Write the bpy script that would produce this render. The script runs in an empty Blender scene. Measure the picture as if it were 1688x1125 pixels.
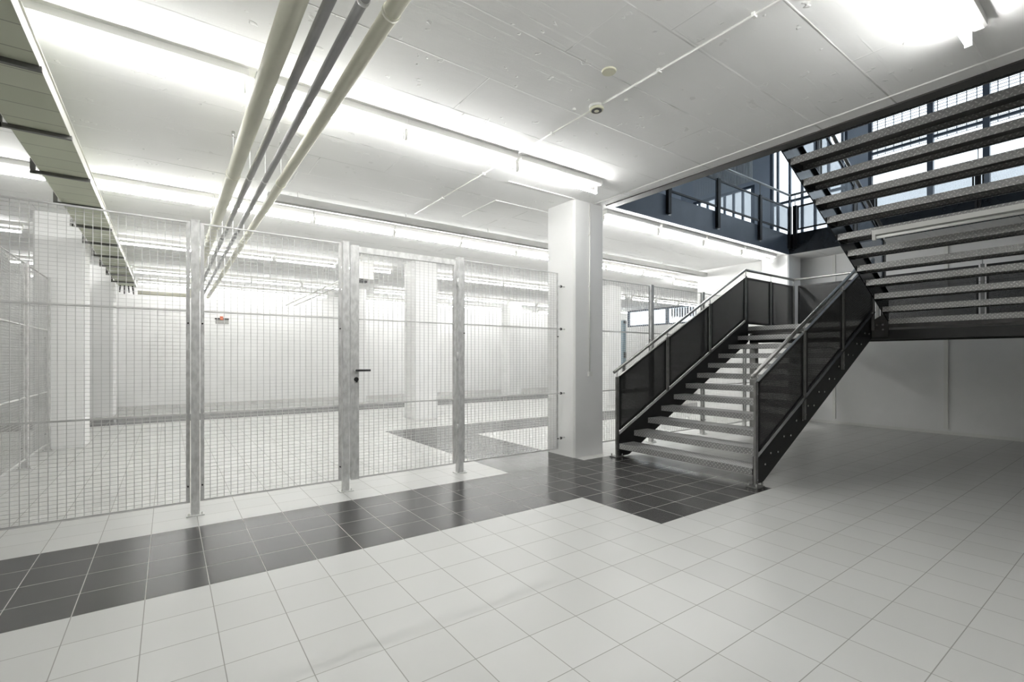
import bpy, math, random
from mathutils import Vector
random.seed(7)
SC = bpy.context.scene
COL = SC.collection

# ------------------------------------------------------------------ camera, world, exposure
CAM_H = 1.3206
cam_d = bpy.data.cameras.new('camera')
cam_d.sensor_width = 36.0
cam_d.lens = 36.0 * 786.5 / 1688.0
cam_d.shift_y = 29.5 / 1688.0
cam_d.clip_start = 0.05
cam = bpy.data.objects.new('camera', cam_d)
COL.objects.link(cam)
cam.location = (0, 0, CAM_H)
cam.rotation_euler = (math.pi / 2, 0, math.radians(54.212 - 90.0))
SC.camera = cam

world = bpy.data.worlds.new('sky')
SC.world = world
world.use_nodes = True
bg = world.node_tree.nodes['Background']
bg.inputs[0].default_value = (0.78, 0.90, 1.0, 1)
bg.inputs[1].default_value = 1.1

TUBE_POWER = 31.0
vs = SC.view_settings
vs.view_transform = 'Standard'
vs.look = 'None'
vs.gamma = 1.0
vs.use_curve_mapping = False
vs.exposure = 1.25
SC.cycles.max_bounces = 10
SC.cycles.diffuse_bounces = 6
SC.cycles.glossy_bounces = 4
SC.cycles.transparent_max_bounces = 24
SC.cycles.sample_clamp_indirect = 6.0


# ------------------------------------------------------------------ node helpers
class X:
    """a tiny expression wrapper over shader math nodes"""
    def __init__(self, nt, s):
        self.nt, self.s = nt, s

    def _op(self, op, *args):
        n = self.nt.nodes.new('ShaderNodeMath')
        n.operation = op
        for i, a in enumerate((self,) + args):
            if isinstance(a, X):
                self.nt.links.new(a.s, n.inputs[i])
            else:
                n.inputs[i].default_value = a
        return X(self.nt, n.outputs[0])

    def __add__(self, o): return self._op('ADD', o)
    def __sub__(self, o): return self._op('SUBTRACT', o)
    def __mul__(self, o): return self._op('MULTIPLY', o)
    def __truediv__(self, o): return self._op('DIVIDE', o)
    def lt(self, o): return self._op('LESS_THAN', o)
    def gt(self, o): return self._op('GREATER_THAN', o)
    def min(self, o): return self._op('MINIMUM', o)
    def max(self, o): return self._op('MAXIMUM', o)
    def fract(self): return self._op('FRACT')
    def floor(self): return self._op('FLOOR')
    def abs(self): return self._op('ABSOLUTE')
    def mod(self, o): return self._op('FLOORED_MODULO', o)
    def pw(self, o): return self._op('POWER', o)

    def inv(self):
        n = self.nt.nodes.new('ShaderNodeMath')
        n.operation = 'SUBTRACT'
        n.inputs[0].default_value = 1.0
        self.nt.links.new(self.s, n.inputs[1])
        return X(self.nt, n.outputs[0])

    def smooth(self, a, b):
        n = self.nt.nodes.new('ShaderNodeMapRange')
        n.interpolation_type = 'SMOOTHSTEP'
        self.nt.links.new(self.s, n.inputs[0])
        n.inputs[1].default_value, n.inputs[2].default_value = a, b
        return X(self.nt, n.outputs[0])


class Mat:
    def __init__(self, name, color=(.8, .8, .8), rough=.5, metal=0.0, spec=.5):
        self.m = bpy.data.materials.new(name)
        self.m.use_nodes = True
        self.nt = self.m.node_tree
        self.b = self.nt.nodes['Principled BSDF']
        self.out = self.nt.nodes['Material Output']
        self.b.inputs['Base Color'].default_value = (*color, 1)
        self.b.inputs['Roughness'].default_value = rough
        self.b.inputs['Metallic'].default_value = metal
        self.b.inputs['Specular IOR Level'].default_value = spec

    def xyz(self):
        g = self.nt.nodes.new('ShaderNodeNewGeometry')
        s = self.nt.nodes.new('ShaderNodeSeparateXYZ')
        self.nt.links.new(g.outputs['Position'], s.inputs[0])
        return [X(self.nt, s.outputs[i]) for i in range(3)]

    def comb(self, x, y, z):
        c = self.nt.nodes.new('ShaderNodeCombineXYZ')
        for i, v in enumerate((x, y, z)):
            if isinstance(v, X):
                self.nt.links.new(v.s, c.inputs[i])
            else:
                c.inputs[i].default_value = v
        return c.outputs[0]

    def noise(self, scale=(1, 1, 1), detail=3.0, rough=.5):
        x, y, z = self.xyz()
        n = self.nt.nodes.new('ShaderNodeTexNoise')
        n.inputs['Scale'].default_value = 1.0
        n.inputs['Detail'].default_value = detail
        n.inputs['Roughness'].default_value = rough
        self.nt.links.new(self.comb(x * scale[0], y * scale[1], z * scale[2]), n.inputs['Vector'])
        return X(self.nt, n.outputs[0])

    def white(self, a, b):
        n = self.nt.nodes.new('ShaderNodeTexWhiteNoise')
        n.noise_dimensions = '3D'
        self.nt.links.new(self.comb(a, b, 0.0), n.inputs['Vector'])
        return X(self.nt, n.outputs['Value'])

    def mix(self, f, a, b):
        n = self.nt.nodes.new('ShaderNodeMix')
        n.data_type = 'RGBA'
        self.nt.links.new(f.s, n.inputs[0])
        for i, v in ((6, a), (7, b)):
            if isinstance(v, tuple):
                n.inputs[i].default_value = (*v, 1)
            else:
                self.nt.links.new(v, n.inputs[i])
        return n.outputs[2]

    def setc(self, s): self.nt.links.new(s, self.b.inputs['Base Color'])
    def setr(self, x): self.nt.links.new(x.s, self.b.inputs['Roughness'])

    def bump(self, x, strength=.2, dist=.01):
        n = self.nt.nodes.new('ShaderNodeBump')
        n.inputs['Strength'].default_value = strength
        n.inputs['Distance'].default_value = dist
        self.nt.links.new(x.s, n.inputs['Height'])
        self.nt.links.new(n.outputs[0], self.b.inputs['Normal'])

    def emit(self, color, strength):
        self.b.inputs['Emission Color'].default_value = (*color, 1)
        self.b.inputs['Emission Strength'].default_value = strength


def noisy(name, c0, c1, scale, rough, metal=0.0, bump=0.0, detail=3.0):
    M = Mat(name, c0, rough, metal)
    n = M.noise(scale, detail)
    M.setc(M.mix(n.smooth(.3, .7), c0, c1))
    if bump:
        M.bump(n, bump, .004)
    return M.m


# ------------------------------------------------------------------ materials
TX0, TY0, TS = -0.7024, 3.295, 0.30


def mat_floor():
    M = Mat('floor_tiles', (.72, .72, .69), .3)
    x, y, z = M.xyz()
    u, v = (x - TX0) / TS, (y - TY0) / TS
    fu, fv = u.fract(), v.fract()
    du, dv = fu.min(fu.inv()) * TS, fv.min(fv.inv()) * TS
    grout = du.min(dv).smooth(.0012, .0030).inv()

    def rect(x0, x1, y0, y1):
        return x.gt(x0) * x.lt(x1) * y.gt(y0) * y.lt(y1)
    dark = rect(-90, 4.998, 3.295, 4.495)
    for r in ((3.198, 4.998, 2.395, 3.295), (3.198, 4.398, 4.495, 8.395),
              (3.198, 90, 7.195, 8.395), (-90, 90, 12.295, 13.795)):
        dark = dark.max(rect(*r))
    var = M.white(u.floor(), v.floor())
    cloud = M.noise((.9, .9, .9), 2)
    light = M.mix(var * .6 + cloud * .4, (.515, .515, .50), (.575, .575, .56))
    black = M.mix(var, (.030, .0295, .029), (.044, .043, .042))
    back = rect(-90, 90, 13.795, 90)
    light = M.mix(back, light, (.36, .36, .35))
    tile = M.mix(dark, light, black)
    gcol = M.mix(dark, (.27, .265, .245), (.42, .41, .38))
    M.setc(M.mix(grout, tile, gcol))
    streak = M.noise((1.3, 42.0, 1.0), 3)
    M.setr(dark * -.09 + .30 + streak * .05 + grout * .3)
    M.bump(streak * (dark * .45 + .25) - grout * .7 + M.noise((60, 60, 60), 2) * .04, .17, .0016)
    return M.m


def mat_ceiling():
    M = Mat('ceiling_concrete', (.8, .8, .78), .75, spec=.2)
    x, y, z = M.xyz()
    row = ((y + .33) / .56)
    fy = row.fract()
    shift = M.white(row.floor(), row.floor() * 0.37) * 2.4
    fx = ((x + shift) / 2.9).fract()
    wob = M.noise((2.2, 2.2, 1), 4)
    sy = (fy.min(fy.inv()) * .56 + (wob - .5) * .012).abs().smooth(.002, .010).inv()
    sx = (fx.min(fx.inv()) * 2.9 + (wob - .5) * .010).abs().smooth(.002, .008).inv()
    patch = M.noise((1.1, 1.6, 1), 3).smooth(.42, .60)
    seam = sy.max(sx) * (patch * .7 + .3)
    grain = M.noise((3.0, 26.0, 1), 4)
    blotch = M.noise((.7, .7, 1), 5).smooth(.3, .75)
    base = M.mix(blotch, (.92, .92, .91), (.87, .87, .86))
    side = M.noise((1.7, 3.1, 1), 1).smooth(.46, .54)
    scol = M.mix(side, (.50, .50, .48), (.97, .97, .96))
    spots = M.noise((9, 9, 1), 2).smooth(.68, .72)
    streak = M.noise((1.2, 34.0, 1), 5).smooth(.60, .74) * M.noise((.8, 1.1, 1), 2).smooth(.5, .62)
    M.setc(M.mix((seam * .95).max(streak * .30).max(spots * .25), base, scol))
    M.bump(grain * .5 + seam * 1.0 + spots * .9 + streak * .4, .6, .007)
    return M.m


def mat_wall():
    M = Mat('white_wall_paint', (.8, .8, .79), .6, spec=.3)
    n = M.noise((1.2, 1.2, 1.2), 4).smooth(.3, .7)
    M.setc(M.mix(n, (.87, .87, .86), (.83, .83, .82)))
    M.bump(M.noise((30, 30, 30), 3), .08, .003)
    return M.m


def mat_checker():
    M = Mat('checker_plate', (.30, .30, .29), .42, .6)
    x, y, z = M.xyz()
    p, q = y / .031, (x + z) / .031
    u, v = (p + q) * .7, (p - q) * .7
    par = (u.floor() + v.floor()).mod(2.0)
    fu, fv = (u.fract() - .5).abs(), (v.fract() - .5).abs()
    a = fu * par + fv * par.inv()
    b = fv * par + fu * par.inv()
    d = (a / .44).pw(2.0) + (b / .15).pw(2.0)
    h = d.smooth(.55, 1.1).inv()
    n = M.noise((7, 7, 7), 4)
    wear = h * .55 + n * .35
    M.setc(M.mix(wear, (.26, .26, .255), (.80, .80, .79)))
    M.setr(n * .25 + .30)
    M.bump(h, .9, .004)
    return M.m


def mat_perf(name, color, hole):
    M = Mat(name, color, .45)
    x, y, z = M.xyz()
    k = .010
    s = (x + y) / k
    t = z / k
    sh = t.floor().mod(2.0) * .5
    a, b = (s + sh).fract() - .5, t.fract() - .5
    r2 = a * a + b * b
    mask = r2.lt(hole / math.pi)
    tr = M.nt.nodes.new('ShaderNodeBsdfTransparent')
    mx = M.nt.nodes.new('ShaderNodeMixShader')
    M.nt.links.new(mask.s, mx.inputs[0])
    M.nt.links.new(M.b.outputs[0], mx.inputs[1])
    M.nt.links.new(tr.outputs[0], mx.inputs[2])
    M.nt.links.new(mx.outputs[0], M.out.inputs[0])
    return M.m


def mat_pane():
    M = Mat('window_glass', (.9, .95, 1), .03)
    tr = M.nt.nodes.new('ShaderNodeBsdfTransparent')
    gl = M.nt.nodes.new('ShaderNodeBsdfGlossy')
    gl.inputs['Roughness'].default_value = .03
    fr = M.nt.nodes.new('ShaderNodeFresnel')
    mx = M.nt.nodes.new('ShaderNodeMixShader')
    M.nt.links.new(fr.outputs[0], mx.inputs[0])
    M.nt.links.new(tr.outputs[0], mx.inputs[1])
    M.nt.links.new(gl.outputs[0], mx.inputs[2])
    M.nt.links.new(mx.outputs[0], M.out.inputs[0])
    return M.m


def mat_tube(name, power):
    M = Mat(name, (1, 1, 1), .4)
    M.emit((1.0, 1.0, .985), power)
    return M.m


M_FLOOR, M_CEIL, M_WALL = mat_floor(), mat_ceiling(), mat_wall()
M_TREAD = mat_checker()
M_PERF = mat_perf('black_perforated_sheet', (.014, .014, .0135), .27)
M_PERF_UP = mat_perf('grey_perforated_sheet', (.25, .29, .34), .52)
M_BLACK = noisy('black_painted_steel', (.006, .006, .006), (.010, .010, .0095), (9, 9, 9), .42)
M_GLOSS = noisy('glossy_black_paint', (.010, .012, .014), (.016, .018, .021), (4, 4, 4), .17)
M_UNDER = noisy('dark_steel_underside', (.045, .044, .042), (.07, .068, .065), (6, 6, 6), .5, .3)
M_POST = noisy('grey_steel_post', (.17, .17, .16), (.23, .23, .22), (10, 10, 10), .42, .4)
M_RAIL = noisy('brushed_handrail_steel', (.30, .30, .29), (.38, .38, .37), (14, 14, 14), .3, .85)
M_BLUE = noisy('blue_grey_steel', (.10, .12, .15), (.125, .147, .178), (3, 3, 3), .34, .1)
M_EDGE = noisy('dark_grey_edge_steel', (.038, .038, .036), (.05, .05, .048), (5, 5, 5), .5)
M_GALV = noisy('galvanised_steel', (.56, .56, .55), (.74, .74, .73), (28, 28, 14), .40, .22, .08)
M_WIRE = noisy('zinc_wire', (.60, .60, .59), (.70, .70, .69), (8, 8, 8), .42, .30)
M_BOLT = Mat('bright_bolt', (.75, .75, .73), .25, .9).m
M_CREAM = noisy('cream_pipe_paint', (.70, .69, .57), (.76, .75, .63), (3, 3, 3), .45)
M_GREYPIPE = noisy('grey_plastic_pipe', (.36, .36, .36), (.43, .43, .425), (4, 4, 4), .45)


def mat_olive():
    M = Mat('olive_tray_plate', (.36, .38, .28), .5)
    x, y, z = M.xyz()
    f = ((y - 1.6) / .27).fract()
    line = (f.min(f.inv()) * .27).smooth(.002, .007).inv()
    tone = M.white(((y - 1.6) / .27).floor(), 0.0)
    M.setc(M.mix(line * .75, M.mix(tone, (.52, .55, .42), (.62, .64, .51)), (.17, .18, .13)))
    return M.m


M_OLIVE = mat_olive()
M_BRACKET = Mat('grey_bracket_steel', (.16, .16, .15), .45, .5).m
M_TRAYSIDE = Mat('pale_tray_side', (.74, .74, .68), .5).m
M_DARKBAR = Mat('dark_bracket_steel', (.06, .06, .06), .5, .4).m
M_WHITE = Mat('white_enamel', (.80, .80, .77), .4).m
M_OFFWHITE = Mat('yellowed_plastic', (.70, .69, .54), .45).m
M_DUCT = noisy('grey_cable_duct', (.40, .40, .385), (.46, .46, .445), (3, 3, 3), .5)
M_TUBE, M_TUBE_DIMMED, M_PANE = mat_tube('lit_tube', TUBE_POWER), mat_tube('lit_dimmed_tube', TUBE_POWER * .45), mat_pane()  # second tube dimmed so the back rows do not wash out the far room
M_DARK = Mat('dark_plastic', (.02, .02, .02), .4).m
M_RED = Mat('orange_red_plastic', (.55, .14, .06), .5).m
M_UPWALL = noisy('pale_blue_grey_wall', (.58, .62, .68), (.66, .70, .75), (1, 1, 1), .5)
M_UPFLOOR = noisy('upper_floor_covering', (.30, .31, .33), (.36, .37, .39), (2, 2, 2), .4)
M_DIM = Mat('bounce_cut_grey', (.22, .22, .22), .6).m  # dark tone chosen for the unseen front wall to cut bounced light
M_BLUEPL = Mat('grey_blue_plastic', (.22, .30, .35), .5).m


# ------------------------------------------------------------------ mesh helpers
class MB:
    def __init__(self):
        self.v, self.f, self.sm = [], [], []

    def hexa(self, c):
        o = len(self.v)
        self.v += [tuple(p) for p in c]
        self.f += [tuple(o + i for i in q) for q in
                   ((0, 3, 2, 1), (4, 5, 6, 7), (0, 1, 5, 4), (1, 2, 6, 5), (2, 3, 7, 6), (3, 0, 4, 7))]
        return self

    def box(self, a, b):
        x0, y0, z0 = [min(a[i], b[i]) for i in range(3)]
        x1, y1, z1 = [max(a[i], b[i]) for i in range(3)]
        return self.hexa([(x0, y0, z0), (x1, y0, z0), (x1, y1, z0), (x0, y1, z0),
                          (x0, y0, z1), (x1, y0, z1), (x1, y1, z1), (x0, y1, z1)])

    def prism(self, poly, axis, a, b):
        """poly: 2-D points in the plane normal to axis; extruded a..b along the axis"""
        def P(p, t):
            return {'x': (t, p[0], p[1]), 'y': (p[0], t, p[1]), 'z': (p[0], p[1], t)}[axis]
        n, o = len(poly), len(self.v)
        self.v += [P(p, a) for p in poly] + [P(p, b) for p in poly]
        self.f += [tuple(range(o + n - 1, o - 1, -1)), tuple(range(o + n, o + 2 * n))]
        self.f += [(o + i, o + (i + 1) % n, o + n + (i + 1) % n, o + n + i) for i in range(n)]
        return self

    def rod(self, a, b, r, n=10, caps=True, r2=None):
        a, b = Vector(a), Vector(b)
        d = (b - a).normalized()
        s = d.orthogonal().normalized() if abs(d.z) > .999 else d.cross(Vector((0, 0, 1))).normalized()
        t = s.cross(d)
        o = len(self.v)
        for p, rr in ((a, r), (b, r if r2 is None else r2)):
            for i in range(n):
                w = 2 * math.pi * (i + .5) / n
                self.v.append(tuple(p + s * rr * math.cos(w) + t * rr * math.sin(w)))
        for i in range(n):
            j = (i + 1) % n
            if n >= 8:
                self.sm.append(len(self.f))
            self.f.append((o + i, o + j, o + n + j, o + n + i))
        if caps:
            self.f += [tuple(range(o + n - 1, o - 1, -1)), tuple(range(o + n, o + 2 * n))]
        return self

    def path(self, pts, r, n=12):
        for a, b in zip(pts[:-1], pts[1:]):
            self.rod(a, b, r, n)
        for p in pts[1:-1]:
            self.ball(p, r, n)
        return self

    def ball(self, c, r, n=12, m=6, zs=1.0, half=False):
        o = len(self.v)
        lo = 0 if not half else m // 2
        rings = list(range(lo, m + 1))
        for k in rings:
            w = math.pi * k / m
            for i in range(n):
                q = 2 * math.pi * i / n
                self.v.append((c[0] + r * math.sin(w) * math.cos(q), c[1] + r * math.sin(w) * math.sin(q), c[2] + zs * r * math.cos(w)))
        for k in range(len(rings) - 1):
            for i in range(n):
                j = (i + 1) % n
                self.sm.append(len(self.f))
                self.f.append((o + k * n + i, o + (k + 1) * n + i, o + (k + 1) * n + j, o + k * n + j))
        return self

    def build(self, name, mat, parent=None):
        me = bpy.data.meshes.new(name)
        me.from_pydata(self.v, [], self.f)
        for i in self.sm:
            me.polygons[i].use_smooth = True
        me.materials.append(mat)
        ob = bpy.data.objects.new(name, me)
        COL.objects.link(ob)
        if parent is not None:
            ob.parent = parent
            ob.matrix_parent_inverse = parent_world(parent).inverted()
        return ob


def parent_world(o):
    from mathutils import Matrix
    m = Matrix.Translation(o.location)
    p = o.parent
    while p is not None:
        m = Matrix.Translation(p.location) @ m if o.matrix_parent_inverse.is_identity else m
        p = None
    return m


def tag(o, label=None, cat=None, group=None, kind=None):
    if label: o['label'] = label
    if cat: o['category'] = cat
    if group: o['group'] = group
    if kind: o['kind'] = kind
    return o


def struct(name, mb, mat, parent=None):
    return tag(mb.build(name, mat, parent), kind='structure') if parent is None else mb.build(name, mat, parent)


def thing(name, loc, label, cat, group=None):
    o = bpy.data.objects.new(name, None)
    o.empty_display_size = .1
    COL.objects.link(o)
    o.location = loc
    return tag(o, label, cat, group)


def copy_thing(src, loc, label, group=None):
    r = src.copy()
    COL.objects.link(r)
    r.location = loc
    tag(r, label, None, group)
    for ch in src.children:
        c = ch.copy()
        COL.objects.link(c)
        c.parent = r
        for g in ch.children:
            d = g.copy()
            COL.objects.link(d)
            d.parent = c
    return r


def box(a, b): return MB().box(a, b)


# ------------------------------------------------------------------ the setting
ZC, ZU = 3.45, 3.72          # lower ceiling, upper floor
OX0, OX1, OY0, OY1 = 4.92, 10.27, 0.20, 4.60    # stair opening
XL, XR, YF, YB, XFAR = -6.0, 11.05, -4.0, 16.85, 16.5

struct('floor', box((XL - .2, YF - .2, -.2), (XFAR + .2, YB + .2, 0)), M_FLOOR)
c = MB()
c.box((XL, YF, ZC), (OX0, YB, ZU)).box((OX1, YF, ZC), (XFAR, YB, ZU))
c.box((OX0, OY1, ZC), (OX1, YB, ZU)).box((OX0, YF, ZC), (OX1, OY0, ZU))
struct('ceiling', c, M_CEIL)
struct('wall_back', box((XL - .2, YB, 0), (XFAR + .2, YB + .2, ZC + .27)), M_WALL)
struct('wall_left', box((XL - .2, YF, 0), (XL, YB, ZC + .27)), M_WALL)
struct('wall_front', box((XL - .2, YF - .2, 0), (XR + .2, YF, ZC + .27)), M_DIM)
w = MB().box((XR, YF - .2, 0), (XR + .2, 5.17, ZC + .27))
w.box((10.44, 5.165, 0), (12.4, 6.77, ZC))
struct('wall_right', w, M_WALL)
struct('wall_east', MB().box((XFAR, 5.0, 0), (XFAR + .2, 10.75, ZC + .27)).box((XFAR, 10.75, 0), (XFAR + .2, 14.15, 2.72))
       .box((XFAR, 14.15, 0), (XFAR + .2, YB, ZC + .27)).box((XFAR, 10.75, 3.44), (XFAR + .2, 14.15, ZC + .27)), M_WALL)
struct('wall_inner', box((11.25, 5.0, 0), (XFAR + .2, 5.17, ZC + .27)), M_WALL)
# cladding joints on the right wall
for k, yy in enumerate((4.06, 2.33, .60)):
    j = MB().box((XR - .022, yy - .028, .10), (XR, yy + .028, ZC))
    struct('trim_%d' % (k + 1), j, M_WHITE)
struct('baseboard_right', box((XR - .018, YF, 0), (XR, 4.6, .055)), M_WHITE)
t = MB()
for zz in (2.30, 2.62):
    t.box((XR - .004, YF, zz - .004), (XR, 4.6, zz + .004))
struct('trim_4', t, M_DUCT)
# ridge left by the formwork beside the stair opening
struct('trim_5', MB().prism([(4.733, ZC), (4.74, ZC - .009), (4.747, ZC)], 'y', YF, 4.66), M_WHITE)
# steel edging of the opening
e = MB().box((OX0 + .002, OY0, ZC - .012), (OX0 + .14, OY1, ZC)).box((OX0 + .002, OY0, ZC), (OX0 + .02, OY1, ZU + .13))
struct('trim_6', e, M_EDGE)
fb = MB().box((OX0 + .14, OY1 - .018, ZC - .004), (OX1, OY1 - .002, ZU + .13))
struct('trim_7', fb, M_BLUE)  # skylight blue put into the colour; same black steel as the side fascia
fr_ = MB().box((OX1 - .018, OY0, ZC - .004), (OX1 - .002, OY1 - .018, ZU + .13))
struct('trim_8', fr_, M_GLOSS)
# shallow column-head slab marks
struct('trim_9', MB().box((3.55, 5.30, ZC - .012), (4.92, 5.33, ZC)).box((3.55, 5.33, ZC - .012), (3.58, 6.2, ZC))
       .box((3.3, 4.64, ZC - .012), (4.38, 4.66, ZC)), M_WALL)

# upper hall seen through the opening
struct('floor_upper', MB().box((1.5, OY1, ZU), (13.0, 9.0, ZU + .02)).box((OX1, -2.5, ZU), (13.0, OY1, ZU + .02))
       .box((1.5, -2.5, ZU), (OX0, OY1, ZU + .02)), M_UPFLOOR)
struct('ceiling_upper', box((1.3, -2.7, 7.2), (13.3, 9.2, 7.4)), M_UPWALL)
struct('wall_upper_left', box((1.3, -2.7, ZU + .02), (1.5, 9.2, 7.2)), M_UPWALL)
struct('wall_upper_front', MB().box((1.5, -2.7, ZU + .02), (13.2, -2.5, 4.3)).box((1.5, -2.7, 6.9), (13.2, -2.5, 7.2))
       .box((1.5, -2.7, 4.3), (4.0, -2.5, 6.9)).box((12.6, -2.7, 4.3), (13.2, -2.5, 6.9)), M_UPWALL)
# back wall of the hall with a window band, right wall with tall windows
ub = MB().box((1.5, 9.0, ZU + .02), (13.2, 9.2, 4.0)).box((1.5, 9.0, 5.6), (13.2, 9.2, 7.2))
for x0, x1 in ((1.5, 5.0), (7.4, 7.9), (10.3, 10.8), (12.7, 13.2)):
    ub.box((x0, 9.0, 4.0), (x1, 9.2, 5.6))
struct('wall_upper_back', ub, M_UPWALL)
ur = MB().box((13.0, -2.5, ZU + .02), (13.2, 9.0, 3.95)).box((13.0, -2.5, 7.0), (13.2, 9.0, 7.2))
for y0, y1 in ((-2.5, -1.6), (4.1, 4.5), (6.3, 6.7), (8.6, 9.0)):
    ur.box((13.0, y0, 3.95), (13.2, y1, 7.0))
ur.box((13.0, 6.7, 6.1), (13.2, 8.6, 7.0))
struct('wall_upper_right', ur, M_UPWALL)


def window(n, axis, c, a0, a1, z0, z1, mull, trans, grille=None, bars=None):
    """a window in the plane axis=c between a0..a1 and z0..z1"""
    def B(mb, p0, p1, d0, d1, q0, q1):
        return mb.box((c + d0, p0, q0), (c + d1, p1, q1)) if axis == 'x' else mb.box((p0, c + d0, q0), (p1, c + d1, q1))
    f = MB()
    for p in (a0, a1 - .07):
        B(f, p, p + .07, .0, .08, z0, z1)
    for q in (z0, z1 - .07):
        B(f, a0 + .07, a1 - .07, .0, .08, q, q + .07)
    W = tag(f.build('window_%d' % n, M_BLUE), kind='structure')
    for m in mull:
        B(MB(), m - .05, m + .05, -.03, .09, z0 + .07, z1 - .07).build('mullion', M_BLUE, W)
    for q in trans:
        B(MB(), a0 + .07, a1 - .07, .01, .07, q - .03, q + .03).build('transom', M_BLUE, W)
    B(MB(), a0 + .07, a1 - .07, .035, .045, z0 + .07, z1 - .07).build('pane', M_PANE, W)
    if grille:
        g = MB()
        p = a0
        while p < a1:
            B(g, p, p + .014, .115, .122, grille[0], z1)
            p += .15
        q = grille[0]
        while q < z1:
            B(g, a0, a1, .115, .122, q, q + .012)
            q += .065
        g.build('wire_grille', M_BLUE, W)
    if bars:
        for k in range(int((a1 - a0) / bars)):
            p = a0 + bars * (k + .5)
            B(MB(), p - .03, p + .03, .10, .15, z0 + .02, z1 - .02).build('bar', M_BLUE, W)
    return W


window(1, 'x', 13.02, -1.6, 4.1, 3.95, 7.0, (.5, 2.15, 3.0), (5.05, 6.0), grille=(5.95,))
window(2, 'x', 13.02, 4.5, 6.3, 3.95, 7.0, (), (5.4,), bars=.30)
window(3, 'x', 13.02, 6.7, 8.6, 3.95, 6.1, (), (5.0,), bars=.27)
window(4, 'y', 9.02, 5.0, 7.4, 4.0, 5.6, (), (4.6,), bars=.34)
window(5, 'y', 9.02, 7.9, 10.3, 4.0, 5.6, (), (4.6,), bars=.34)
window(6, 'y', 9.02, 10.8, 12.7, 4.0, 5.6, (), (4.6,), bars=.34)
window(8, 'y', -2.68, 4.0, 12.6, 4.3, 6.9, (6.2, 8.3, 10.4), (5.6,))  # unseen window added to throw daylight on the fascia and guardrail panels
# pale slatted panel on the hall wall
sl = MB().box((12.94, 6.75, 6.2), (12.99, 8.55, 6.95))
for k in range(22):
    sl.box((12.915, 6.78 + k * .08, 6.21), (12.94, 6.82 + k * .08, 6.94))
tag(sl.build('slatted_panel', M_WHITE), 'white panel of upright slats high on upper hall wall behind the guardrail', 'wall panel')
# far window of the basement
W7 = window(7, 'x', XFAR + .02, 10.75, 14.15, 2.72, 3.44, (12.1,), ())
for k in range(9):
    MB().box((XFAR + .075, 10.9 + k * .12, 2.98), (XFAR + .09, 10.97 + k * .12, 3.36)).build('blind_slat', M_BLUE, W7)


# ------------------------------------------------------------------ columns
def column(x0, y0, label, w=.56):
    x1, y1, k = x0 + w, y0 + w, .022
    p = [(x0 + k, y0), (x1 - k, y0), (x1, y0 + k), (x1, y1 - k), (x1 - k, y1), (x0 + k, y1), (x0, y1 - k), (x0, y0 + k)]
    return tag(MB().prism(p, 'z', 0, ZC).build('column', M_WALL), label, 'column', 'white square columns')


column(4.38, 4.66, 'white square concrete column standing between the wire fence and the foot of the black stairs')
column(-1.57, 9.54, 'broad white column behind the wire fence return, the nearer one beside the cable tray')
column(4.30, 9.55, 'white column seen through the wire gate, standing on the dark tile corner')
column(10.27, 4.60, 'white column under the far corner of the stair opening behind the landing')
column(10.27, 9.50, 'white column behind the fence, half covered by the front column')
column(-1.57, 14.3, 'white column partly hidden behind a nearer one, close to the end of the cable tray')
column(4.35, 14.4, 'slim-looking distant white column right behind the gate post with the handle')
column(10.27, 14.4, 'distant white column between the gate hinge post and the front column')


# ------------------------------------------------------------------ wire fences
def wire_mesh(o, d, length, z0, z1, bars, edge=True):
    """welded wire panel from point o along unit direction d"""
    m = MB()
    n = (-d[1], d[0])

    def bar(s0, s1, h0, h1, t0, t1):
        P = lambda s, t, h: (o[0] + d[0] * s + n[0] * t, o[1] + d[1] * s + n[1] * t, h)
        m.hexa([P(s0, t0, h0), P(s1, t0, h0), P(s1, t1, h0), P(s0, t1, h0),
                P(s0, t0, h1), P(s1, t0, h1), P(s1, t1, h1), P(s0, t1, h1)])
    k = max(1, round(length / .0505))
    for i in range(k + 1):
        s = length * i / k
        bar(s - .0020, s + .0020, z0, z1, -.0020, .0020)
    k = round((z1 - z0) / .0305)
    for i in range(k + 1):
        h = z0 + (z1 - z0) * i / k
        bar(0, length, h - .0013, h + .0013, .002, .0046)
    for h in bars:
        bar(0, length, h - .007, h + .007, -.012, -.002)
        bar(0, length, h - .007, h - .003, -.022, -.012)
    return m


def fence_post(x, y, parent, z1=2.485, s=.03):
    P = MB().box((x - s, y - s, .006), (x + s, y + s, z1)).box((x - s - .003, y - s - .003, z1), (x + s + .003, y + s + .003, z1 + .008))
    p = P.build('post', M_GALV, parent)
    MB().box((x - .065, y - .06, 0), (x + .065, y + .05, .008)).build('base_plate', M_GALV, p)
    MB().rod((x + .045, y - .04, .008), (x + .045, y - .04, .025), .009, 6).build('bolt', M_BOLT, p)
    MB().rod((x - .045, y - .04, .008), (x - .045, y - .04, .025), .009, 6).build('bolt', M_BOLT, p)
    return p


FB = (2.47, 1.724, .856, .118)
FY = 4.85


def panel(o, d, length, parent):
    w = wire_mesh(o, d, length, .118, 2.47, FB).build('mesh_panel', M_WIRE, parent)
    for k in (-.006, length + .006):
        px, py = o[0] + d[0] * k, o[1] + d[1] * k
        a, b = (.014, .004) if d[0] > .5 else (.004, .014)
        MB().box((px - a, py - b - .006, .11), (px + a, py + b - .006, 2.478)).build('edge_strip', M_GALV, w)
        for z in (.25, 1.62):
            MB().rod((px, py, z), (px - .03 * d[1], py - .03 * d[0], z), .007, 6).build('clamp', M_DARK, w)
    return w


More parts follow.
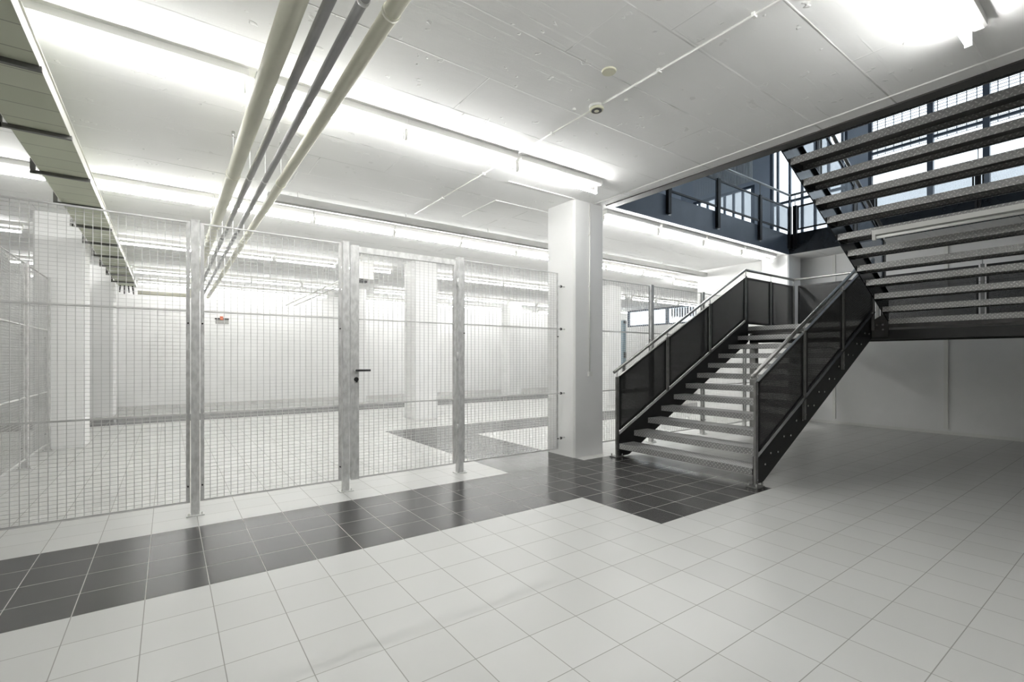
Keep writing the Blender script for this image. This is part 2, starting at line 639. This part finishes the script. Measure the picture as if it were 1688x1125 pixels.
DX, DY = (1, 0), (0, 1)
f1 = thing('wire_fence', (.187, FY, 0), 'galvanised wire mesh fence run on the lock side of the gate', 'fence')
fence_post(-1.27, FY, f1); fence_post(.187, FY, f1); fence_post(1.44, FY, f1)
panel((-1.215, FY), DX, 1.345, f1)
panel((.243, FY), DX, 1.135, f1)

g = thing('mesh_gate', (1.53, FY, 0), 'galvanised mesh gate with black lever handle, third bay of the fence', 'gate')
st = MB().box((1.490, FY - .032, .105), (1.566, FY + .028, 2.468)).box((1.480, FY - .034, .13), (1.490, FY - .03, 2.46))
gs = st.build('lock_stile', M_GALV, g)
MB().box((1.566, FY - .018, 2.40), (2.690, FY + .018, 2.462)).build('top_rail', M_GALV, g)
MB().box((2.662, FY - .02, .118), (2.69, FY + .02, 2.40)).build('hinge_stile', M_GALV, g)
wire_mesh((1.575, FY), DX, 1.085, .118, 2.40, (1.724, .856, .118)).build('mesh_panel', M_WIRE, g)
hd = MB().rod((1.535, FY - .032, 1.205), (1.535, FY - .085, 1.205), .010).rod((1.53, FY - .085, 1.205), (1.665, FY - .085, 1.205), .0105)
hd.ball((1.53, FY - .085, 1.205), .0115)
h = hd.build('lever_handle', M_DARK, g)
MB().rod((1.535, FY - .032, 1.205), (1.535, FY - .042, 1.205), .026, 16).build('rosette', M_GALV, h)
lk = MB().rod((1.537, FY - .032, 1.115), (1.537, FY - .046, 1.115), .022, 16).box((1.530, FY - .060, 1.085), (1.544, FY - .044, 1.118))
lk.build('lock_cylinder', M_DARK, g)
for z in (.52, 1.35, 2.2):
    MB().rod((2.703, FY - .028, z - .05), (2.703, FY - .028, z + .05), .011).build('hinge', M_GALV, g)

f2 = thing('wire_fence', (2.747, FY, 0), 'galvanised wire fence bay from the gate hinge post to the white column', 'fence')
fence_post(2.747, FY, f2, s=.034)
panel((2.80, FY), DX, 1.435, f2)
for z in (2.30, 1.724, .856, .25):
    MB().rod((4.24, FY, z), (4.38, FY, z), .008, 8).build('wall_spacer', M_GALV, f2)
    MB().rod((4.30, FY - .004, z), (4.315, FY - .004, z), .018, 8).build('spacer_nut', M_DARK, f2)

f3 = thing('wire_fence', (6.216, FY, 0), 'wire mesh fence from the front column running behind the black stairs', 'fence')
for x in (6.216, 7.62, 9.02):
    fence_post(x, FY, f3)
for x0, L in ((4.955, 1.20), (6.27, 1.295), (7.675, 1.29), (9.075, 1.19)):
    panel((x0, FY), DX, L, f3)

f4 = thing('wire_fence', (-1.40, 8.1, 0), 'wire mesh fence return running back from the front fence to a white column', 'fence')
for y in (6.5, 8.1, 9.45):
    fence_post(-1.40, y, f4)
for y0, L in ((4.91, 1.53), (6.555, 1.49), (8.155, 1.24)):
    panel((-1.40, y0), DY, L, f4)


# ------------------------------------------------------------------ black steel staircase
ST = thing('steel_staircase', (4.95, 3.45, 0), 'black steel staircase with checker plate treads, landing and upper flight', 'staircase')
RISE, RUN = .1531, .298
Y0, Y1 = 2.565, 4.36          # lower flight, clear width
UY0, UY1 = .46, 2.34          # upper flight
ZL = 1.885                    # landing
XLN = 8.235                   # landing front edge
nz = lambda x: .181 + .5137 * (x - 4.923)          # nosing line of the lower flight
R = lambda x: ZL + .5137 * (8.25 - x)              # rear-lip line of the upper flight


def tread_mesh(x0, x1, ya, yb, z):
    m = MB()
    t = .008
    m.box((x0, ya, z - t), (x1, yb, z))
    m.box((x0, ya, z - .072), (x0 + t, yb, z - t)).box((x1 - t, ya, z - .072), (x1, yb, z - t))
    return m


def under_mesh(x0, x1, ya, yb, z):
    m = MB().box((x0 + .009, ya, z - .016), (x1 - .009, yb, z - .0085))
    m.box((x0 + .009, ya, z - .070), (x0 + .030, yb, z - .064)).box((x1 - .030, ya, z - .070), (x1 - .009, yb, z - .064))
    for y in (ya, yb - .008):
        m.box((x0 + .009, y, z - .070), (x1 - .009, y + .008, z - .016))
    return m


def hang(src_t, src_u, off):
    a = src_t.copy(); COL.objects.link(a); a.parent = ST
    a.matrix_parent_inverse = src_t.matrix_parent_inverse.copy()
    a.location = src_t.location + Vector(off)
    b = src_u.copy(); COL.objects.link(b); b.parent = a
    b.matrix_parent_inverse = src_u.matrix_parent_inverse.copy()
    return a


T0 = None
for i in range(11):
    x, z = 4.923 + RUN * i, .181 + RISE * i
    if T0 is None:
        T0 = tread_mesh(x, x + .285, Y0, Y1, z).build('tread', M_TREAD, ST)
        U0 = under_mesh(x, x + .285, Y0, Y1, z).build('underside', M_UNDER, T0)
    else:
        hang(T0, U0, (RUN * i, 0, RISE * i))
V0 = None
for k in range(1, 12):
    x, z = 8.25 - RUN * k, ZL + RISE * k
    if V0 is None:
        V0 = tread_mesh(x, x + .285, UY0, UY1, z).build('tread', M_TREAD, ST)
        VU = under_mesh(x, x + .285, UY0, UY1, z).build('underside', M_UNDER, V0)
    else:
        hang(V0, VU, (-RUN * (k - 1), 0, RISE * (k - 1)))


def low_stringer(ya, yb, side):
    prof = [(4.935, .012), (5.10, .012), (5.13, nz(5.13) - .27), (XLN + .02, nz(XLN + .02) - .27), (XLN + .02, nz(XLN + .02) + .10),
            (XLN - .06, nz(XLN - .06) + .115), (4.935, nz(4.935) + .115)]
    m = MB().prism(prof, 'y', ya, yb)
    # top flange, turned outwards
    o = -.045 if side < 0 else .045
    y_in = ya if side < 0 else yb
    p = [(4.95, nz(4.95) + .105), (XLN, nz(XLN) + .105), (XLN, nz(XLN) + .115), (4.95, nz(4.95) + .115)]
    m.prism(p, 'y', min(y_in, y_in + o), max(y_in, y_in + o))
    return m


sr = low_stringer(2.550, 2.562, -1).build('stringer', M_BLACK, ST)
sl_ = low_stringer(4.363, 4.375, 1).build('stringer', M_BLACK, ST)
bolt_me = MB().rod((0, 0, 0), (0, -.012, 0), .011, 8).build('bolt', M_BOLT, sr)
bolt_me.location = bolt_me.location + Vector((5.15, 2.550, .20))
for i in range(1, 11):
    for dx, dz in ((.05, -.03), (.21, -.035)):
        b = bolt_me.copy(); COL.objects.link(b); b.parent = sr
        b.matrix_parent_inverse = bolt_me.matrix_parent_inverse.copy()
        b.location = bolt_me.location + Vector((4.923 + RUN * i + dx - 5.15, 0, .181 + RISE * i + dz - .20))


def up_stringer(ya, yb):
    prof = [(8.22, R(8.22) - .05), (4.95, R(4.95) - .05), (4.95, R(4.95) + .30), (8.22, R(8.22) + .30)]
    m = MB().prism(prof, 'y', ya, yb)
    p = [(8.22, R(8.22) + .29), (4.95, R(4.95) + .29), (4.95, R(4.95) + .30), (8.22, R(8.22) + .30)]
    m.prism(p, 'y', ya - .03, yb)
    return m


up_stringer(2.345, 2.357).build('stringer', M_GLOSS, ST)
up_stringer(.440, .452).build('stringer', M_BLACK, ST)

# first posts, foot plates and their bolts
def stair_post(x, y, z0, z1, parent, sx=.025, sy=.012):
    """two flat bars with a slim rod that carries the handrail"""
    m = MB().box((x - sx, y - sy, z0), (x - .004, y + sy, z1)).box((x + .004, y - sy, z0), (x + sx, y + sy, z1))
    m.box((x - .004, y - sy * .4, z0), (x + .004, y + sy * .4, z1))
    p = m.build('railing_post', M_POST, parent)
    MB().rod((x, y, z1 - .02), (x, y, z1 + .10), .006, 8).build('rail_support', M_RAIL, p)
    for z in (z0 + .06, z1 - .12):
        MB().rod((x, y - sy, z), (x, y - sy - .008, z), .008, 6).build('bolt', M_BOLT, p)
    return p


YR, YLL = 2.525, 4.40
px_r = (4.925, 6.03, 7.14, 8.21)
px_l = (4.925, 6.02, 7.13, 8.235)
for y, pxs in ((YR, px_r), (YLL, px_l)):
    for i, x in enumerate(pxs):
        stair_post(x, y, .012 if i == 0 else nz(x) - .14, nz(x) + .895, ST)
    MB().box((4.84, y - .06, 0), (4.99, y + .06, .012)).build('foot_plate', M_POST, ST)  # darker post grey puts the shadow at the foot into the plate colour
    for bx, by in ((4.86, -.04), (4.86, .04), (4.97, -.045)):
        MB().rod((bx, y + by, .012), (bx, y + by, .045), .010, 6).build('anchor_bolt', M_BOLT, ST)


def raked_panel(x0, x1, y, line, lo, hi, mat, parent, frame=M_BLACK):
    """framed perforated panel; line(x) is the slope, lo/hi are offsets above it"""
    f = MB()
    t = .03
    for a, b in ((x0, x0 + .022), (x1 - .022, x1)):
        f.prism([(a, line(a) + lo), (b, line(b) + lo), (b, line(b) + hi), (a, line(a) + hi)], 'y', y - .012, y + .012)
    for q in (lo, hi - t):
        f.prism([(x0, line(x0) + q), (x1, line(x1) + q), (x1, line(x1) + q + t), (x0, line(x0) + q + t)], 'y', y - .012, y + .012)
    p = f.build('railing_panel', frame, parent)
    MB().prism([(x0 + .02, line(x0 + .02) + lo + .02), (x1 - .02, line(x1 - .02) + lo + .02), (x1 - .02, line(x1 - .02) + hi - .02),
                (x0 + .02, line(x0 + .02) + hi - .02)], 'y', y - .001, y + .001).build('perforated_sheet', mat, p)
    return p


def flat_panel_y(x, y0, y1, z0, z1, mat, parent, frame=M_BLACK):
    f = MB()
    for a in (y0, y1 - .022):
        f.box((x - .012, a, z0), (x + .012, a + .022, z1))
    for q in (z0, z1 - .03):
        f.box((x - .012, y0 + .022, q), (x + .012, y1 - .022, q + .03))
    p = f.build('railing_panel', frame, parent)
    MB().box((x - .001, y0 + .02, z0 + .02), (x + .001, y1 - .02, z1 - .02)).build('perforated_sheet', mat, p)
    return p


for y, pxs in ((YR, px_r), (YLL, px_l)):
    for a, b in zip(pxs[:-1], pxs[1:]):
        pn = raked_panel(a + .045, b - .045, y, nz, .15, .885, M_PERF, ST)
        MB().prism([(a + .03, nz(a + .03) + .885), (b - .03, nz(b - .03) + .885), (b - .03, nz(b - .03) + .893), (a + .03, nz(a + .03) + .893)],
                   'y', y - .016, y + .016).build('top_rail', M_RAIL, pn)
flatz = lambda x: ZL
xl = (8.235, 9.13, 10.04)
for x in xl[1:]:
    stair_post(x, YLL, ZL - .16, ZL + .88, ST)
for a, b in zip(xl[:-1], xl[1:]):
    raked_panel(a + .045, b - .045, YLL, flatz, .05, .87, M_PERF, ST)
ys = (4.36, 3.02, 1.70, .50)
for y in ys[1:]:
    stair_post(10.04, y, ZL - .16, ZL + .88, ST, .02, .02)
for a, b in zip(ys[:-1], ys[1:]):
    flat_panel_y(10.04, b + .045, a - .045, ZL + .05, ZL + .87, M_PERF, ST)

# handrails
HR = .99
MB().path([(4.862, YLL, nz(4.862) + HR), (8.235, YLL, nz(8.235) + HR + .01), (10.04, YLL, nz(8.235) + HR + .01), (10.04, .48, nz(8.235) + HR + .01)], .0215).build('handrail', M_RAIL, ST)
MB().path([(4.862, YR, nz(4.862) + HR), (8.21, YR, nz(8.21) + HR)], .0215).ball((4.862, YR, nz(4.862) + HR), .0235).build('handrail', M_RAIL, ST)

# landing: deck, lip, beams, corner brackets and the leg under it
MB().box((XLN, UY0, ZL - .008), (10.10, 4.36, ZL)).box((XLN, UY0, ZL - .072), (XLN + .008, 4.36, ZL - .008)).build('landing_deck', M_TREAD, ST)
lb = MB().box((XLN + .01, UY0, ZL - .125), (10.08, 4.36, ZL - .010))
lb.build('landing_underside', M_UNDER, ST)
bm = MB().box((8.27, .44, ZL - .285), (8.33, 4.35, ZL - .155)).box((8.27, 4.29, ZL - .26), (10.10, 4.35, ZL - .13)).box((10.02, .44, ZL - .26), (10.08, 4.29, ZL - .13))
bm.build('landing_beam', M_BLACK, ST)
for y in (.44, 4.19):
    MB().box((10.08, y, ZL - .26), (XR - .02, y + .1, ZL - .16)).build('wall_bracket', M_BLACK, ST)
leg = MB().box((8.245, 4.235, .012), (8.345, 4.335, ZL - .285)).build('support_leg', M_POST, ST)
MB().box((8.20, 4.19, 0), (8.39, 4.38, .012)).build('foot_plate', M_POST, leg)
gb = MB().box((8.225, 2.352, ZL - .25), (8.255, 2.545, ZL - .02)).prism([(2.36, ZL - .02), (2.545, ZL - .02), (2.36, ZL + .10)], 'x', 8.215, 8.222)
gp = gb.build('joint_plate', M_UNDER, ST)
for y in (2.41, 2.48):
    for z in (ZL - .15, ZL - .08):
        MB().rod((8.225, y, z), (8.205, y, z), .014, 8).build('bolt', M_BOLT, gp)

# upper flight railing
up_px = (8.15, 7.09, 6.03, 4.98)
YU = 2.375
for x in up_px:
    stair_post(x, YU, R(x) + .02, R(x) + 1.03, ST)
for a, b in zip(up_px[1:], up_px[:-1]):
    raked_panel(a + .045, b - .045, YU, R, .34, 1.02, M_PERF_UP, ST)
MB().path([(8.21, YU, R(8.21) + 1.16), (4.93, YU, R(4.93) + 1.16)], .0215).build('handrail', M_RAIL, ST)
MB().path([(8.21, .43, R(8.21) + 1.16), (4.93, .43, R(4.93) + 1.16)], .0215).build('handrail', M_RAIL, ST)

# ------------------------------------------------------------------ guardrails of the upper floor
ZF = ZU + .13
gr = thing('guardrail', (7.6, OY1, ZF), 'blue-grey steel guardrail with hanging posts on the back edge of the stair opening', 'railing')
gx = (4.98, 6.26, 7.62, 9.03, 10.22)
for x in gx:
    p = MB().box((x - .035, OY1 - .075, 3.56), (x - .005, OY1 - .02, 4.40)).box((x + .005, OY1 - .075, 3.56), (x + .035, OY1 - .02, 4.40)).box((x - .005, OY1 - .05, 3.57), (x + .005, OY1 - .04, 4.39)).build('railing_post', M_BLACK, gr)
    MB().rod((x, OY1 - .05, 4.38), (x, OY1 - .05, 4.62), .007, 8).build('rail_support', M_RAIL, p)
    MB().box((x + .02, OY1 - .024, 3.545), (x + .09, OY1 - .019, 3.575)).build('fixing_plate', M_RAIL, p)
for a, b in zip(gx[:-1], gx[1:]):
    raked_panel(a + .045, b - .045, OY1 - .05, lambda x: 0.0, ZF + .05, 4.385, M_PERF_UP, gr)
MB().rod((4.94, OY1 - .05, 4.63), (10.215, OY1 - .05, 4.63), .022, 12).build('handrail', M_RAIL, gr)
gr2 = thing('guardrail', (OX1, 2.4, ZF), 'black framed guardrail along the far edge of the opening, seen between upper treads', 'railing')
gy = (4.45, 3.15, 1.78, .42)
for y in gy:
    p = MB().box((OX1 - .075, y - .035, 3.56), (OX1 - .02, y - .005, 4.40)).box((OX1 - .075, y + .005, 3.56), (OX1 - .02, y + .035, 4.40)).box((OX1 - .05, y - .005, 3.57), (OX1 - .04, y + .005, 4.39)).build('railing_post', M_BLACK, gr2)
    MB().rod((OX1 - .05, y, 4.38), (OX1 - .05, y, 4.62), .007, 8).build('rail_support', M_RAIL, p)
for a, b in zip(gy[:-1], gy[1:]):
    flat_panel_y(OX1 - .05, b + .045, a - .045, ZF + .05, 4.385, M_PERF_UP, gr2)
MB().rod((OX1 - .05, 4.525, 4.63), (OX1 - .05, .3, 4.63), .022, 12).build('handrail', M_RAIL, gr2)

# ------------------------------------------------------------------ fluorescent tube fixtures
FIX = {}
ORD = ['first', 'second', 'third', 'fourth', 'fifth', 'sixth', 'seventh', 'eighth', 'ninth', 'tenth', 'eleventh', 'twelfth', 'thirteenth',
       'fourteenth', 'fifteenth', 'sixteenth']


def make_fixture(glow):
    t = thing('tube_light', (0, 0, 0), '', 'ceiling light')
    MB().prism([(-.062, 0), (-.062, -.050), (-.048, -.060), (.030, -.060), (.044, -.050), (.044, 0)], 'x', 0, 1.20).build('housing', M_WHITE, t)
    MB().rod((.020, .022, -.130), (1.176, .022, -.130), .0175, 10).build('tube', glow, t)
    for x in (.0, 1.172):
        MB().box((x + .004, .004, -.150), (x + .018, .040, -.058)).build('lamp_holder', M_WHITE, t)
    return t


def row(y, xs, phrase, group, frm='the cable tray', glow=M_TUBE):
    i = 0
    for x in xs:
        if x < -1 and frm == 'the cable tray':
            lab = 'lit tube fixture on the far side of the cable tray, %s' % phrase
        else:
            lab = 'lit tube fixture %s from %s, %s' % (ORD[i], frm, phrase)
            i += 1
        if glow.name not in FIX:
            FIX[glow.name] = make_fixture(glow)
            FIX[glow.name].location = (x, y, ZC)
            tag(FIX[glow.name], lab, None, group)
        else:
            copy_thing(FIX[glow.name], (x, y, ZC), lab, group)


row(.74, (-.72, .50, 1.72, 2.935), 'row ending by the stair opening', 'tubes of the row ending by the stair opening')
row(4.03, (-.72, .53, 1.735, 2.985), 'row before the fence', 'tubes of the row before the fence')
row(7.31, (-2.28, -.72, .49, 1.725, 2.945, 4.17, 5.38, 6.62, 7.84, 9.10), 'row beside the grey duct', 'tubes of the row beside the duct')
row(7.76, (10.88,), 'short offset row', 'tubes past the wall corner', 'the white wall corner')
row(10.6, (-3.05, -.70, .52, 1.75, 3.0, 4.92, 6.15, 7.38, 8.60, 9.82, 11.05, 12.6, 13.9, 15.2), 'third row beyond the fence', 'tubes of the third row', glow=M_TUBE_DIMMED)
row(13.95, (-2.66, -.66, .55, 1.76, 3.0, 4.98, 6.2, 7.42, 8.64, 9.93, 11.25, 12.6, 13.85, 15.08), 'fourth row beyond the fence', 'tubes of the fourth row', glow=M_TUBE_DIMMED)
row(16.1, (-2.7, -.66, .56, 1.78, 3.0, 5.3, 6.52, 7.74, 8.96, 10.2, 11.42, 13.0), 'row along the back wall', 'tubes along the back wall', glow=M_TUBE_DIMMED)
row(4.78, (5.07, 6.33, 7.58, 8.84), 'row under the blue-grey steel edge', 'tubes under the opening edge', 'the front column')

ul = thing('tube_light', (6.40, 1.0, 2.70), 'white unlit tube fitting slung under the upper stair flight', 'ceiling light')
MB().box((6.365, .57, 2.700), (6.450, 1.97, 2.752)).build('housing', M_WHITE, ul)
MB().rod((6.375, .62, 2.668), (6.375, 1.93, 2.668), .017, 10).build('tube', M_WHITE, ul)
MB().box((6.355, 1.935, 2.642), (6.395, 1.965, 2.702)).build('lamp_holder', M_WHITE, ul)
for y in (.8, 1.72):
    MB().box((6.450, y, 2.735), (6.4615, y + .03, 2.752)).build('hanger_bracket', M_DARKBAR, ul)

# ------------------------------------------------------------------ pipes, tray, duct, conduits
PZ = 3.05


def pipe(x, r, mat, label, z=PZ, y0=-3.9, y1=15.8):
    t = thing('ceiling_pipe', (x, 5, z), label, 'pipe', 'pipes hung under the ceiling')
    MB().rod((x, y0, z), (x, y1, z), r, 20).build('pipe_run', mat, t)
    for y in (2.28, 5.15, 8.0, 10.9, 13.8):
        m = MB().rod((x, y, z + r), (x, y, ZC), .005, 6)
        m.build('hanger_rod', M_GALV, t)
        MB().rod((x, y - .012, z), (x, y + .012, z), r + .005, 20).build('clamp', M_GALV if r < .04 else mat, t)
        MB().rod((x, y, ZC - .05), (x, y, ZC), .014, 8).build('anchor', M_BOLT, t)
    return t


pipe(.495, .056, M_CREAM, 'thick cream pipe under the ceiling, the largest of the four parallel pipes')
pipe(.632, .027, M_GREYPIPE, 'thin grey pipe running directly beside the thick cream pipe')
pipe(.763, .026, M_GREYPIPE, 'thin grey pipe next to the slimmer cream pipe')
pipe(.903, .042, M_CREAM, 'slimmer cream pipe under the ceiling, beside the domed white sensor')
cp = thing('ceiling_pipe', (0, 15.3, 3.0), 'short cream pipe running crosswise between tray end and pipe bundle by back wall', 'pipe')
MB().rod((-.62, 15.3, 3.0), (.42, 15.3, 3.0), .05, 16).build('pipe_run', M_CREAM, cp)
MB().rod((-.2, 15.3, 3.05), (-.2, 15.3, ZC), .006, 6).build('hanger_rod', M_GALV, cp)

tr = thing('cable_tray', (-.78, 5, PZ), 'long olive cable tray with pale sides hung on grey brackets', 'cable tray')
MB().box((-.955, -3.9, PZ), (-.615, 14.6, PZ + .004)).build('bottom_plate', M_OLIVE, tr)
for x in (-.957, -.617):
    MB().box((x, -3.9, PZ - .004), (x + .004, 14.6, PZ + .085)).box((x - .006, -3.9, PZ + .079), (x + .014, 14.6, PZ + .085)).build('side_rail', M_TRAYSIDE, tr)
y = 1.74
while y < 14.5:
    b = MB().box((-1.00, y, PZ - .030), (-.605, y + .03, PZ - .001)).box((-1.02, y, PZ - .030), (-.985, y + .03, PZ + .10))
    b.rod((-1.003, y + .015, PZ + .10), (-1.003, y + .015, ZC), .007, 6)
    b.build('bracket', M_BRACKET, tr)
    y += 1.085
for k in range(4):
    MB().rod((-.9 + k * .07, 14.4, PZ + .03), (-.95 + k * .09, 14.9, PZ - .10 - .04 * (k % 2)), .016, 8).build('cable_end', M_DARK, tr)

du = thing('cable_duct', (5, 6.55, 3.3), 'long grey rectangular cable duct on thin rods above the second tube row', 'cable duct')
MB().box((1.0, 6.50, 3.285), (10.43, 6.60, 3.375)).build('duct_body', M_DUCT, du)
for x in (1.345, 2.814, 4.237, 5.63, 7.025, 8.773):
    MB().rod((x, 6.55, 3.37), (x, 6.55, ZC), .006, 6).build('hanger_rod', M_GALV, du)

cd = thing('conduit', (2.925, 3, ZC), 'thin white conduit line along the ceiling through the smoke detector', 'conduit')
for a, b in ((-3.9, 2.775), (2.905, 3.93), (4.11, 6.48)):
    MB().rod((2.925, a, ZC - .012), (2.925, b, ZC - .010), .008, 10).build('tube_run', M_WHITE, cd)
for y in (-1.2, .2, 1.5, 2.2, 3.4, 4.6, 5.6):
    MB().box((2.908, y, ZC - .027), (2.942, y + .02, ZC)).build('clip', M_WHITE, cd)
for k, x in enumerate((2.99, 3.22)):
    cc = thing('conduit', (x, 13, 3.0), 'thin white hanging conduit behind the gate, the one ' + ('nearer to' if k == 0 else 'farther from') + ' the pipe bundle', 'conduit')
    MB().rod((x, 10.2, 3.0), (x, 16.2, 3.0), .018, 8).build('tube_run', M_WHITE, cc)
    for y in (11.6, 13.0, 15.2):
        MB().rod((x, y, 3.018), (x, y, ZC), .005, 6).build('hanger_rod', M_GALV, cc)

sd = thing('smoke_detector', (2.925, 2.84, ZC), 'round white smoke detector with dark grille on the ceiling conduit', 'smoke detector')
MB().rod((2.925, 2.84, ZC), (2.925, 2.84, ZC - .022), .062, 24).build('base', M_WHITE, sd)
MB().rod((2.925, 2.84, ZC - .022), (2.925, 2.84, ZC - .040), .060, 24, r2=.054).build('body', M_OFFWHITE, sd)
MB().rod((2.925, 2.84, ZC - .040), (2.925, 2.84, ZC - .043), .044, 20).build('grille', M_DARK, sd)
MB().rod((2.925, 2.84, ZC - .043), (2.925, 2.84, ZC - .046), .020, 14).build('centre_cap', M_OFFWHITE, sd)
yc = thing('cover_disc', (2.642, 2.44, ZC), 'flat round yellowed cover cap on the ceiling near the smoke detector', 'cover cap')
MB().rod((2.642, 2.44, ZC), (2.642, 2.44, ZC - .012), .055, 24, r2=.050).build('cover', M_OFFWHITE, yc)
for k, (x, y) in enumerate(((3.04, 2.62), (2.80, 2.98))):
    tag(MB().rod((x, y, ZC), (x, y, ZC - .02), .014, 8).build('ceiling_stud', M_WHITE),
        ('small white ceiling stud beside the conduit between cap and smoke detector', 'small white ceiling stud close against the smoke detector')[k], 'stud')
ms = thing('motion_sensor', (1.0, 4.62, ZC), 'white domed ceiling sensor half hidden behind the slimmer cream pipe', 'sensor')
MB().rod((1.0, 4.62, ZC), (1.0, 4.62, ZC - .05), .10, 24, r2=.11).build('base', M_WHITE, ms)
MB().ball((1.0, 4.62, ZC - .05), .105, 24, 10, .55, True).build('dome', M_WHITE, ms)
for dx in (-.085, .085):
    MB().ball((1.0 + dx, 4.60, ZC - .075), .013, 8).build('knob', M_DARK, ms)

cw = thing('switch_conduit', (4.655, 4.64, 1.2), 'slim white conduit with a small switch box down the front column', 'conduit')
MB().rod((4.655, 4.648, 1.14), (4.655, 4.648, ZC - .03), .010, 8).build('tube_run', M_WHITE, cw)
MB().box((4.625, 4.628, 1.085), (4.685, 4.659, 1.145)).build('switch_box', M_WHITE, cw)
for z in (1.6, 2.3, 3.0):
    MB().box((4.642, 4.638, z), (4.668, 4.66, z + .015)).build('clip', M_WHITE, cw)

jb = thing('junction_box', (3.24, 9.6, 2.94), 'white box hung under the ceiling, seen through the top of the gate', 'box')
MB().box((3.10, 9.50, 2.93), (3.385, 9.70, 3.27)).build('casing', M_WHITE, jb)
MB().box((3.10, 9.52, 2.86), (3.26, 9.66, 2.90)).rod((3.18, 9.6, 2.90), (3.18, 9.6, 2.93), .012, 6).build('cable_gland', M_DARK, jb)
for x in (3.17, 3.32):
    MB().rod((x, 9.6, 3.27), (x, 9.6, ZC), .014, 8).build('hanger_rod', M_WHITE, jb)

wb = thing('wall_fitting', (1.32, 16.8, 2.5), 'small grey wall ledge with an orange-red centre high on the back wall', 'wall fitting')
MB().box((1.14, 16.79, 2.515), (1.50, 16.85, 2.545)).build('bar', M_DARK, wb)
MB().box((1.16, 16.83, 2.38), (1.50, 16.85, 2.515)).build('back_plate', M_DUCT, wb)
MB().box((1.27, 16.775, 2.50), (1.35, 16.84, 2.60)).build('centre_piece', M_RED, wb)
so = thing('wall_socket', (11.9, 16.84, 1.08), 'tiny dark wall socket low on the back wall beside the distant column', 'socket')
MB().box((11.86, 16.83, 1.02), (11.94, 16.85, 1.14)).build('socket_plate', M_DUCT, so)
MB().box((11.885, 16.822, 1.05), (11.915, 16.83, 1.09)).build('socket_insert', M_DARK, so)
pb = thing('control_column', (13.9, 13.6, 0), 'slim grey-blue upright control box standing by the distant glazed window', 'control box')
MB().box((15.55, 13.55, 1.05), (15.72, 13.68, 2.95)).build('casing', M_BLUEPL, pb)
MB().box((15.60, 13.53, .0), (15.68, 13.66, 1.05)).build('stand', M_DARKBAR, pb)
MB().box((15.56, 13.53, 2.80), (15.71, 13.55, 2.93)).box((15.57, 13.53, 1.35), (15.70, 13.55, 1.6)).build('control_plate', M_DARK, pb)
